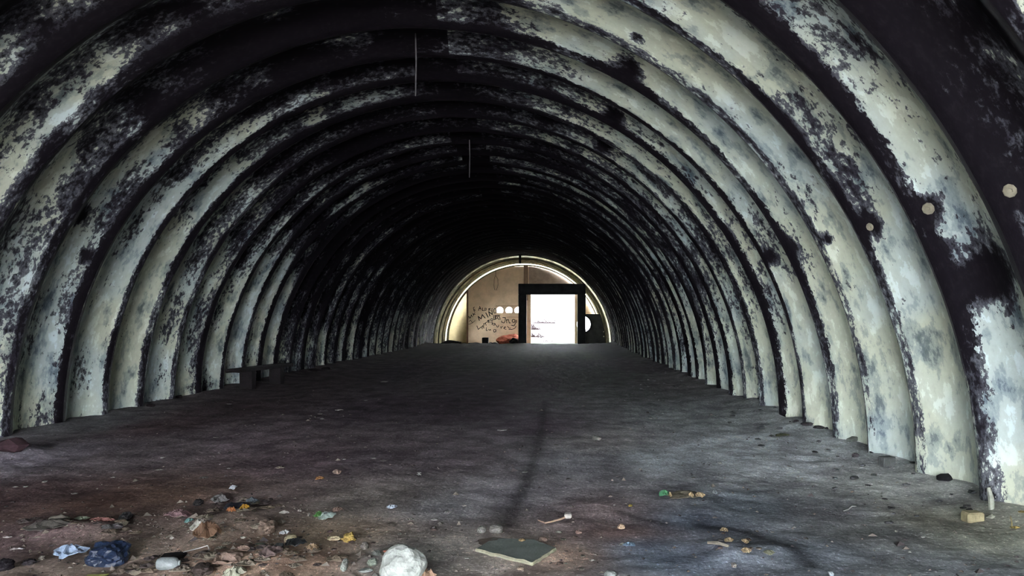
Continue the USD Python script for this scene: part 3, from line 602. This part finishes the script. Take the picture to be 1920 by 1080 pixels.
for i, (px, py, w, h, lab) in enumerate([(532, 966, 26, 8, 'pale curved strip right of the dark navy cloth'), (562, 959, 9, 6, 'tiny white pod left of the green and white wrapper'), (579, 971, 7, 15, 'white sliver just left of the green and white wrapper'), (456, 1014, 12, 5, 'white sliver above the pale pointed leaf'), (322, 1016, 10, 7, 'white crumb left of the orange-brown bag')]):
    L('paper_scrap', px, py, w, h, (190, 182, 172), lab, 'paper', 140 + i, d=max(8, h))
k = m_(324, 1053); place('shoe_sole', box(44 * k, 46 * k, 8 * k, (0, 0, 4 * k), .008, .02, 3), M_BLACK, 324, 1054, 'flat black slab of rubber above the grey-white bottle', 'rubber', 10)
k = m_(318, 1070); b = tube([(-20 * k, 0, 12 * k), (-14 * k, 0, 12 * k), (8 * k, 0, 12 * k), (14 * k, 0, 12 * k), (18 * k, 0, 12 * k), (21 * k, 0, 12 * k)], np.array([9, 12, 12, 10, 5, 5]) * k, 14)
place('plastic_bottle', b, cm((150, 156, 156), .35), 316, 1072, 'grey-white crushed plastic bottle at the lower left', 'bottle', 8, smooth=40)
k = m_(368, 1044); place('drinking_straw', tube([(-22 * k, -.02, .02), (0, .03, .03), (14 * k, .06, .04), (21 * k, .03, .02), (20 * k, -.03, .012)], .004, 6), cm((206, 198, 196), .4), 368, 1046, 'bent white drinking straw near the black slab', 'straw')
L('paper_sheet', 425, 1066, 64, 30, (160, 136, 122), 'large tan crumpled paper at the bottom left', 'paper', 150, d=90)
L('paper_sheet', 440, 1082, 44, 26, (196, 194, 172), 'cream crumpled paper at the bottom edge', 'paper', 151, d=60)
L('rag', 380, 1078, 34, 22, (70, 58, 54), 'dark brown rag ball at the bottom edge', 'rag', 152, kind='lump')
L('paper_sheet', 455, 1048, 30, 16, (178, 150, 134), 'pinkish tan paper behind the large tan paper', 'paper', 153)
L('rag', 505, 1050, 50, 20, (118, 100, 96), 'mauve-brown flattened rag below the crushed can', 'rag', 154, d=70)
L('dry_leaf', 586, 1038, 22, 20, (168, 140, 110), 'tan curled leaf right of the black bag', 'leaf', 155)
L('dry_leaf', 600, 903, 20, 10, (176, 128, 84), 'orange-tan leaf lying alone at mid left', 'leaf', 156)
L('paper_scrap', 633, 890, 20, 11, (168, 142, 130), 'pinkish beige scrap behind the orange-tan leaf', 'paper', 157)
L('paper_scrap', 526, 880, 20, 6, (158, 146, 134), 'pale flat scrap at mid left', 'paper', 158)
wr_ = thing('wrapper', (*at(612, 971), float(fh(*at(612, 971))) - .004), label='green and white food wrapper right of the rubbish heap', cat='wrapper')
k = m_(612, 971)
sc1 = scrap(38 * k, 60 * k, 15 * k, 160, .003, jag=.4); obj('white_foil', sc1, cm((206, 222, 212), .45), wr_)
sc2 = scrap(14 * k, 44 * k, 15 * k, 161, .003, jag=.4); sc2.apply_translation([-14 * k, -8 * k, 3 * k]); obj('green_print', sc2, cm((128, 196, 110), .45), wr_, label='bright green end')
L('dry_leaf', 634, 958, 22, 12, (150, 124, 112), 'brownish leaf behind the green and white wrapper', 'leaf', 162)
L('shell', 734, 955, 24, 13, (198, 208, 222), 'bluish white shell-like scrap in the middle of the floor', 'shell', 163, kind='scrap')
L('paper_scrap', 786, 892, 10, 5, (190, 188, 184), 'small white flake at the middle of the floor', 'paper', 164)
L('crumb', 628, 1010, 26, 9, (198, 180, 148), 'cream crumbs beside the yellow crumbs', 'crumb', 165, kind='lump')
L('crumb', 654, 1012, 24, 14, (200, 168, 96), 'yellow crumbs right of the cream crumbs', 'crumb', 166, kind='lump', lr=1.0)
L('brick_shard', 737, 1034, 30, 7, (196, 128, 106), 'orange-pink brick shard behind the big white lump', 'shard', 167, d=14, kind='lump')
L('plaster_lump', 755, 1090, 84, 66, (208, 212, 204), 'big white plaster lump at the bottom edge', 'plaster', 175, d=84, kind='lump', lr=.3)
L('cardboard', 797, 1086, 50, 34, (176, 142, 118), 'tan cardboard piece leaning on the big white lump', 'cardboard', 169, d=40, jag=.5)
for i, (px, py, w, h, rgb, lab) in enumerate([(698, 1056, 18, 12, (148, 156, 142), 'greenish grey flat pebble left of the big white lump'), (646, 1064, 12, 18, (176, 180, 172), 'pale upright chip left of the greenish grey pebble'), (686, 1068, 26, 7, (156, 160, 154), 'long pale chip below the greenish grey pebble'), (684, 1026, 14, 13, (140, 132, 124), 'grey-tan pebble above the greenish grey pebble'), (706, 1040, 18, 9, (120, 122, 116), 'grey chip behind the greenish grey pebble')]):
    L('pebble', px, py, w, h, rgb, lab, 'pebble', 170 + i, kind='lump', lr=.4)
# broken board lying flat, with a pale snapped edge
c4 = [(893, 1036), (998, 1062), (1042, 1034), (1000, 1018), (925, 1016)]
q = np.array([at(*c) for c in c4]); o = q.mean(0); q = q - o
bd = thing('broken_board', (*o, float(fh(*o)) + .006), label='flat grey broken board with pale snapped edges at the bottom centre', cat='board')
pl = trimesh.creation.extrude_polygon(Polygon(q[::-1]), .022); obj('board', pl, cm((140, 148, 142), .7, .3, 6), bd)
for a, b, nm in ((0, 1, 'snapped_edge'), (1, 2, 'snapped_edge')):
    t_ = np.linspace(0, 1, 8); ln = q[a] + (q[b] - q[a]) * t_[:, None]
    obj(nm, tube(np.column_stack([ln, .012 + .004 * np.sin(t_ * 17)]), .012 + .003 * np.sin(t_ * 23), 5), cm((190, 186, 158), .8), bd, label='pale fibrous edge')
L('brick_piece', 930, 1002, 26, 15, (138, 134, 128), 'grey brick piece behind the broken board', 'brick', 180, kind='lump', lr=.3)
L('brick_piece', 903, 998, 16, 12, (156, 152, 146), 'pale brick bit left of the grey brick piece', 'brick', 181, kind='lump', lr=.3)
L('cloth', 925, 1020, 66, 20, (128, 112, 102), 'brownish cloth between grey brick piece and broken board', 'cloth', 182, d=60, kind='flat')
for i, (px, py, w, h, rgb, lab) in enumerate([(978, 1020, 18, 10, (178, 152, 112), 'tan crumb on the far corner of the broken board'), (1018, 1013, 18, 9, (160, 136, 124), 'pinkish crumb right of the tan crumb'), (1085, 998, 12, 7, (158, 130, 120), 'small pinkish chip at bottom centre right'), (1165, 991, 14, 9, (200, 170, 142), 'peach square chip in front of the bluish ground'), (1144, 1079, 24, 12, (160, 164, 160), 'pale grey lump at the bottom edge, centre right'), (976, 1064, 14, 6, (168, 148, 130), 'tan chip in front of the broken board')]):
    L('rubble_chip', px, py, w, h, rgb, lab, 'chip', 190 + i, kind='lump', lr=.4)
k = m_(1042, 984); tb = thing('headed_stick', (*at(1042, 984), float(fh(*at(1042, 984)))), label='pale stick with a white block at one end, bottom centre', cat='stick')
obj('handle', tube([(-33 * k, .08, .016), (-20 * k, -.02, .02), (-8 * k, .0, .025), (10 * k, .06, .03), (17 * k, .09, .035)], [.004, .007, .008, .008, .008], 6), cm((192, 160, 138)), tb)
obj('white_block', box(14 * k, .08, .036, (24 * k, .12, .04), .01, .015, 2), cm((222, 214, 204)), tb, label='white block end')
# green wrapper with torn cardboard
gw = thing('carton', (*at(1280, 938), float(fh(*at(1280, 938))) - .004), label='torn flattened carton, green at one end, on the right floor', cat='carton')
k = m_(1280, 938)
me = scrap(74 * k, 70 * k, 15 * k, 201, .003); obj('carton_body', me, cm((120, 112, 96), .7), gw)
me = scrap(22 * k, 50 * k, 17 * k, 202, .003); me.apply_translation([-36 * k, -6 * k, 2 * k]); obj('green_end', me, cm((110, 180, 132), .5), gw, label='green printed end')
for i, (dx, w) in enumerate(((-27, 10), (13, 11), (30, 20))):
    me = scrap(w * k, 30 * k, 14 * k, 203 + i, .003); me.apply_translation([dx * k, -16 * k, 3 * k]); obj('torn_flap', me, cm((204, 178, 138), .8), gw, label='pale torn flap')
L('paper_scrap', 1340, 930, 10, 12, (176, 184, 190), 'small grey-white scrap right of the torn carton', 'paper', 210)
L('dry_leaf', 1182, 952, 11, 6, (190, 164, 90), 'tiny yellow leaf left of the torn carton', 'leaf', 211)
for i, (px, py, w, h, lab) in enumerate([(1357, 999, 18, 10, 'tan leaf at the top of the right low mound'), (1366, 1020, 22, 11, 'pointed tan leaf in the middle of the right low mound'), (1397, 1026, 15, 12, 'small tan leaf right of the pointed one'), (1399, 1044, 20, 13, 'round tan leaf at the foot of the right low mound'), (1442, 1046, 24, 12, 'dull greenish leaf on the right low mound')]):
    L('dry_leaf', px, py, w, h, (184, 162, 128) if i < 4 else (130, 130, 108), lab, 'leaf', 220 + i, jag=.3)
k = m_(1345, 1032); place('stick', tube([(-17 * k, .05, .02), (0, 0, .03), (17 * k, -.04, .02)], [.01, .013, .01], 6), cm((150, 142, 126)), 1347, 1034, 'short pale stick across the right low mound', 'stick')
L('pebble', 1376, 1060, 10, 8, (164, 156, 148), 'pale pebble below the round tan leaf', 'pebble', 230, kind='lump')
L('pebble', 1558, 1073, 10, 8, (196, 206, 210), 'white pebble at the bottom edge, right of centre', 'pebble', 231, kind='lump')
L('plastic_scrap', 1180, 1026, 26, 12, (126, 150, 172), 'bluish scrap of sheeting at the left of the blue-grey dust', 'plastic', 232)
# pale scraps scattered over the dark floor, too alike to tell apart
gs = np.random.default_rng(41)
GEN = [(938, 733, 16), (1221, 785, 10), (902, 740, 6), (711, 750, 8), (686, 752, 8), (828, 762, 6), (838, 738, 7), (942, 808, 22), (1043, 835, 12), (1062, 862, 10), (984, 886, 12), (1028, 894, 5), (1095, 762, 8), (700, 862, 12), (720, 866, 14), (645, 864, 8), (786, 889, 9), (870, 870, 7),
       (212, 895, 10), (84, 904, 10), (140, 924, 14), (30, 912, 12), (48, 912, 10), (382, 896, 20), (298, 880, 16), (430, 878, 10), (405, 822, 14), (305, 858, 12), (430, 760, 10), (600, 776, 12), (635, 770, 18), (604, 788, 8), (445, 816, 8), (720, 716, 18), (1270, 790, 8), (1233, 776, 7),
       (1420, 962, 6), (1448, 1000, 8), (1340, 972, 10), (1250, 983, 5), (1152, 950, 5), (1070, 950, 8), (870, 950, 10), (840, 962, 16), (862, 976, 14), (770, 973, 20), (815, 975, 16), (750, 1000, 10), (690, 990, 10), (876, 1044, 12), (930, 1064, 12), (1110, 1050, 14), (1490, 990, 7), (1620, 985, 8), (1680, 1000, 7), (1730, 1010, 8), (1640, 950, 6), (1560, 1020, 6), (1706, 1040, 7), (1480, 880, 10), (1560, 900, 9), (1350, 870, 9), (1300, 900, 10), (1200, 880, 9), (1150, 850, 8)]
def region(px, py):
    col = 'left' if px < 560 else 'middle' if px < 1140 else 'right'
    row = 'far' if py < 830 else 'central' if py < 940 else 'front'
    return f'{row} {col} of the floor'
def pixel(x, y): return VX + x * F / y, VY + H * F / y
cols = [(170, 162, 156), (190, 186, 180), (150, 142, 138)]
src = [scrap(.1, .1, .02, 300 + i, .004, 14, 3) for i in range(3)]
protos = []
for i, (px, py, w) in enumerate(GEN):
    x, y = at(px, py); k = w * m_(px, py) / .1
    tags = dict(label='small pale paper flake lying loose on the ' + region(px, py), cat='paper', group='pale flakes on the ' + region(px, py))
    if i < 3:
        g = obj('paper_flake', src[i], cm(cols[i]), loc=(x, y, float(fh(x, y)) - .002), **tags); protos.append(g)
        g.AddRotateZOp().Set(float(gs.uniform(0, 360))); g.AddScaleOp().Set(Gf.Vec3f(k, k, max(k * .7, .6)))
    else:
        g = UsdGeom.Mesh.Define(stage, '/World/' + numbered('/World', 'paper_flake'))
        g.GetPrim().GetReferences().AddInternalReference(protos[i % 3].GetPath())
        setd(g.GetPrim(), tags['label'], tags['cat'], tags['group']); g.ClearXformOpOrder()
        g.AddTranslateOp().Set(Gf.Vec3d(x, y, float(fh(x, y)) - .002)) if not g.GetPrim().HasAttribute('xformOp:translate') else g.GetPrim().GetAttribute('xformOp:translate').Set(Gf.Vec3d(x, y, float(fh(x, y)) - .002))
        g.GetPrim().GetAttribute('xformOp:rotateZ').Set(float(gs.uniform(0, 360)))
        g.GetPrim().GetAttribute('xformOp:scale').Set(Gf.Vec3f(k, k, max(k * .7, .6)))
        g.GetPrim().CreateAttribute('xformOpOrder', Sdf.ValueTypeNames.TokenArray).Set(['xformOp:translate', 'xformOp:rotateZ', 'xformOp:scale'])
def copies(name, protos_, spots, tones, label, cat_, group, hs=.7):
    made = []
    for i, (x, y, k) in enumerate(spots):
        path = '/World/' + numbered('/World', name)
        j = i % len(protos_)
        if i < len(protos_):
            g = usdkit.mesh(stage, path, protos_[j][0], protos_[j][1])
            g.AddTranslateOp(); g.AddRotateZOp(); g.AddScaleOp(); setd(g.GetPrim(), label, cat_, group); made.append(path)
        else:
            g = UsdGeom.Mesh.Define(stage, path); g.GetPrim().GetReferences().AddInternalReference(made[j])
        p = g.GetPrim(); r_ = region(*pixel(x, y)); setd(p, f'{tones[j]} {label}, {r_}', cat_, f'{tones[j]} {group}, {r_}')
        p.GetAttribute('xformOp:translate').Set(Gf.Vec3d(float(x), float(y), float(fh(x, y)) - .004)); p.GetAttribute('xformOp:rotateZ').Set(float(gs.uniform(0, 360))); p.GetAttribute('xformOp:scale').Set(Gf.Vec3f(float(k), float(k), float(k * hs)))
def spots(n, boxes, s0, s1):
    out = []
    for i in range(n):
        x0, y0, x1, y1 = boxes[i % len(boxes)]; px, py = gs.uniform(x0, x1), gs.uniform(y0, y1)
        x, y = at(px, py); out.append((x, y, gs.uniform(s0, s1)))
    return out
copies('muddy_scrap', [(scrap(.1, .1, .035, 320 + i, .004, 16, 4), cm(c)) for i, c in enumerate([(112, 98, 86), (132, 116, 100), (92, 80, 78), (150, 138, 122)])],
       spots(95, [(370, 930, 540, 1000), (330, 1000, 640, 1080), (340, 1030, 560, 1085), (40, 975, 260, 1010), (200, 1050, 400, 1085)], .5, 1.6),
       ['brown', 'tan', 'dark', 'pale'], 'muddy scrap trodden into the rubbish', 'scrap', 'muddy scraps')
copies('stone_chip', [(stone(.1, .08, .05, 330 + i, 16), cm(c, .9)) for i, c in enumerate([(120, 112, 104), (146, 142, 134), (100, 84, 78)])],
       spots(60, [(600, 990, 720, 1080), (1040, 990, 1180, 1080), (880, 1000, 1060, 1070), (640, 960, 860, 1060), (1300, 990, 1480, 1060)], .2, .7),
       ['brownish', 'pale', 'dark'], 'small angular stone chip', 'stone chip', 'stone chips')
copies('dust_clod', [(stone(.1, .08, .05, 340 + i, 18), cm(c, .95)) for i, c in enumerate([(84, 84, 86), (112, 114, 116), (64, 62, 64)])],
       spots(70, [(1400, 800, 1560, 860), (1560, 860, 1720, 930), (1650, 930, 1860, 985), (1300, 740, 1480, 800), (1200, 700, 1330, 730)], .3, 1.1),
       ['mid grey', 'light grey', 'dark grey'], 'clod of dust and mortar', 'clod', 'clods')
# crumbs and grit: uncountable
gr = np.random.default_rng(77); V, Fc, n0 = [], [], 0
tet = np.array([[1, 0, 0], [-.6, .8, 0], [-.6, -.8, 0], [.1, .1, .55]]); tf = np.array([[0, 1, 3], [1, 2, 3], [2, 0, 3], [0, 2, 1]])
def grit(n, near):
    V = []
    for i in range(n):
        y = 4.9 + (gr.uniform() ** 1.6) * (9 if near else 22); x = gr.uniform(-6.6, 3.3)
        if near and gr.uniform() < .55:
            hx = HEAPS[gr.integers(0, 3)]; x, y = hx[0] + gr.normal(0, .45), hx[1] + gr.normal(0, .45)
        s = gr.uniform(.006, .02) * (1 + (gr.uniform() < .08) * 1.2); a = gr.uniform(0, 6.28)
        V.append(((x, y), s, a))
    xy = np.array([v[0] for v in V]); z = fh(xy[:, 0], xy[:, 1]); out = []
    for (p, s, a), zz in zip(V, z):
        c_, s_ = math.cos(a), math.sin(a); q = tet * s * gr.uniform(.5, 1.4, (1, 3)); out.append(np.column_stack([q[:, 0] * c_ - q[:, 1] * s_ + p[0], q[:, 0] * s_ + q[:, 1] * c_ + p[1], q[:, 2] + zz - .001]))
    f = np.vstack([tf + 4 * i for i in range(n)])
    return np.vstack(out), f
obj('grit', grit(1500, True), cm((140, 128, 118), .9), label='pale crumbs and grit strewn over the earth floor', cat='grit', kind='stuff')
obj('grit', grit(1500, False), cm((84, 76, 76), .9), label='dark crumbs and clods strewn over the earth floor', cat='grit', kind='stuff')

# --- on the vault
for i, (px, py, rp) in enumerate(((1895, 357, 14), (1741, 391, 12), (1632, 425, 8))):
    p, th = on_vault(px, py, .0); r = rp * p[1] / F
    t = thing('bolt_cap', p, label=('largest, nearest', 'middle, blurred', 'smallest, farthest')[i] + ' pale round bolt cap on the right side of the vault', cat='bolt cap')
    nrm = np.array([-math.cos(th) * .75, -.65, -math.sin(th) * .75]); nrm /= np.linalg.norm(nrm)
    T = trimesh.geometry.align_vectors([0, 0, 1], nrm)
    a = np.array([[0, -.03], [1, -.03], [1, .006], [.86, .014], [0, .016]]) * [r, 1]
    d1 = trimesh.creation.revolve(a, sections=9); d1.apply_transform(T)
    d2 = trimesh.creation.cylinder(r * .42, .03, sections=6); d2.apply_translation([0, 0, .02]); d2.apply_transform(T)
    mc = cm((176, 168, 146), .7, .3, 20)
    obj('washer', d1, mc, t); obj('nut', d2, mc, t)
for i, (px, p0, y, lab) in enumerate(((779, 180, 11.0, 'thin steel rod hanging from the crown of the vault, nearer'), (880, 333, 17.0, 'thin steel rod hanging from the crown of the vault, farther'))):
    x = PX(px, y); z = PZ(p0, y)
    zt_ = math.sqrt((crest_r(y) + .2) ** 2 - (x - centre(y)) ** 2)
    obj('hanging_rod', tube([(x, y, z), (x + .01, y, (z + zt_) / 2), (x, y, zt_)], .011, 6), cm((120, 116, 118), .6), label=lab, cat='rod')
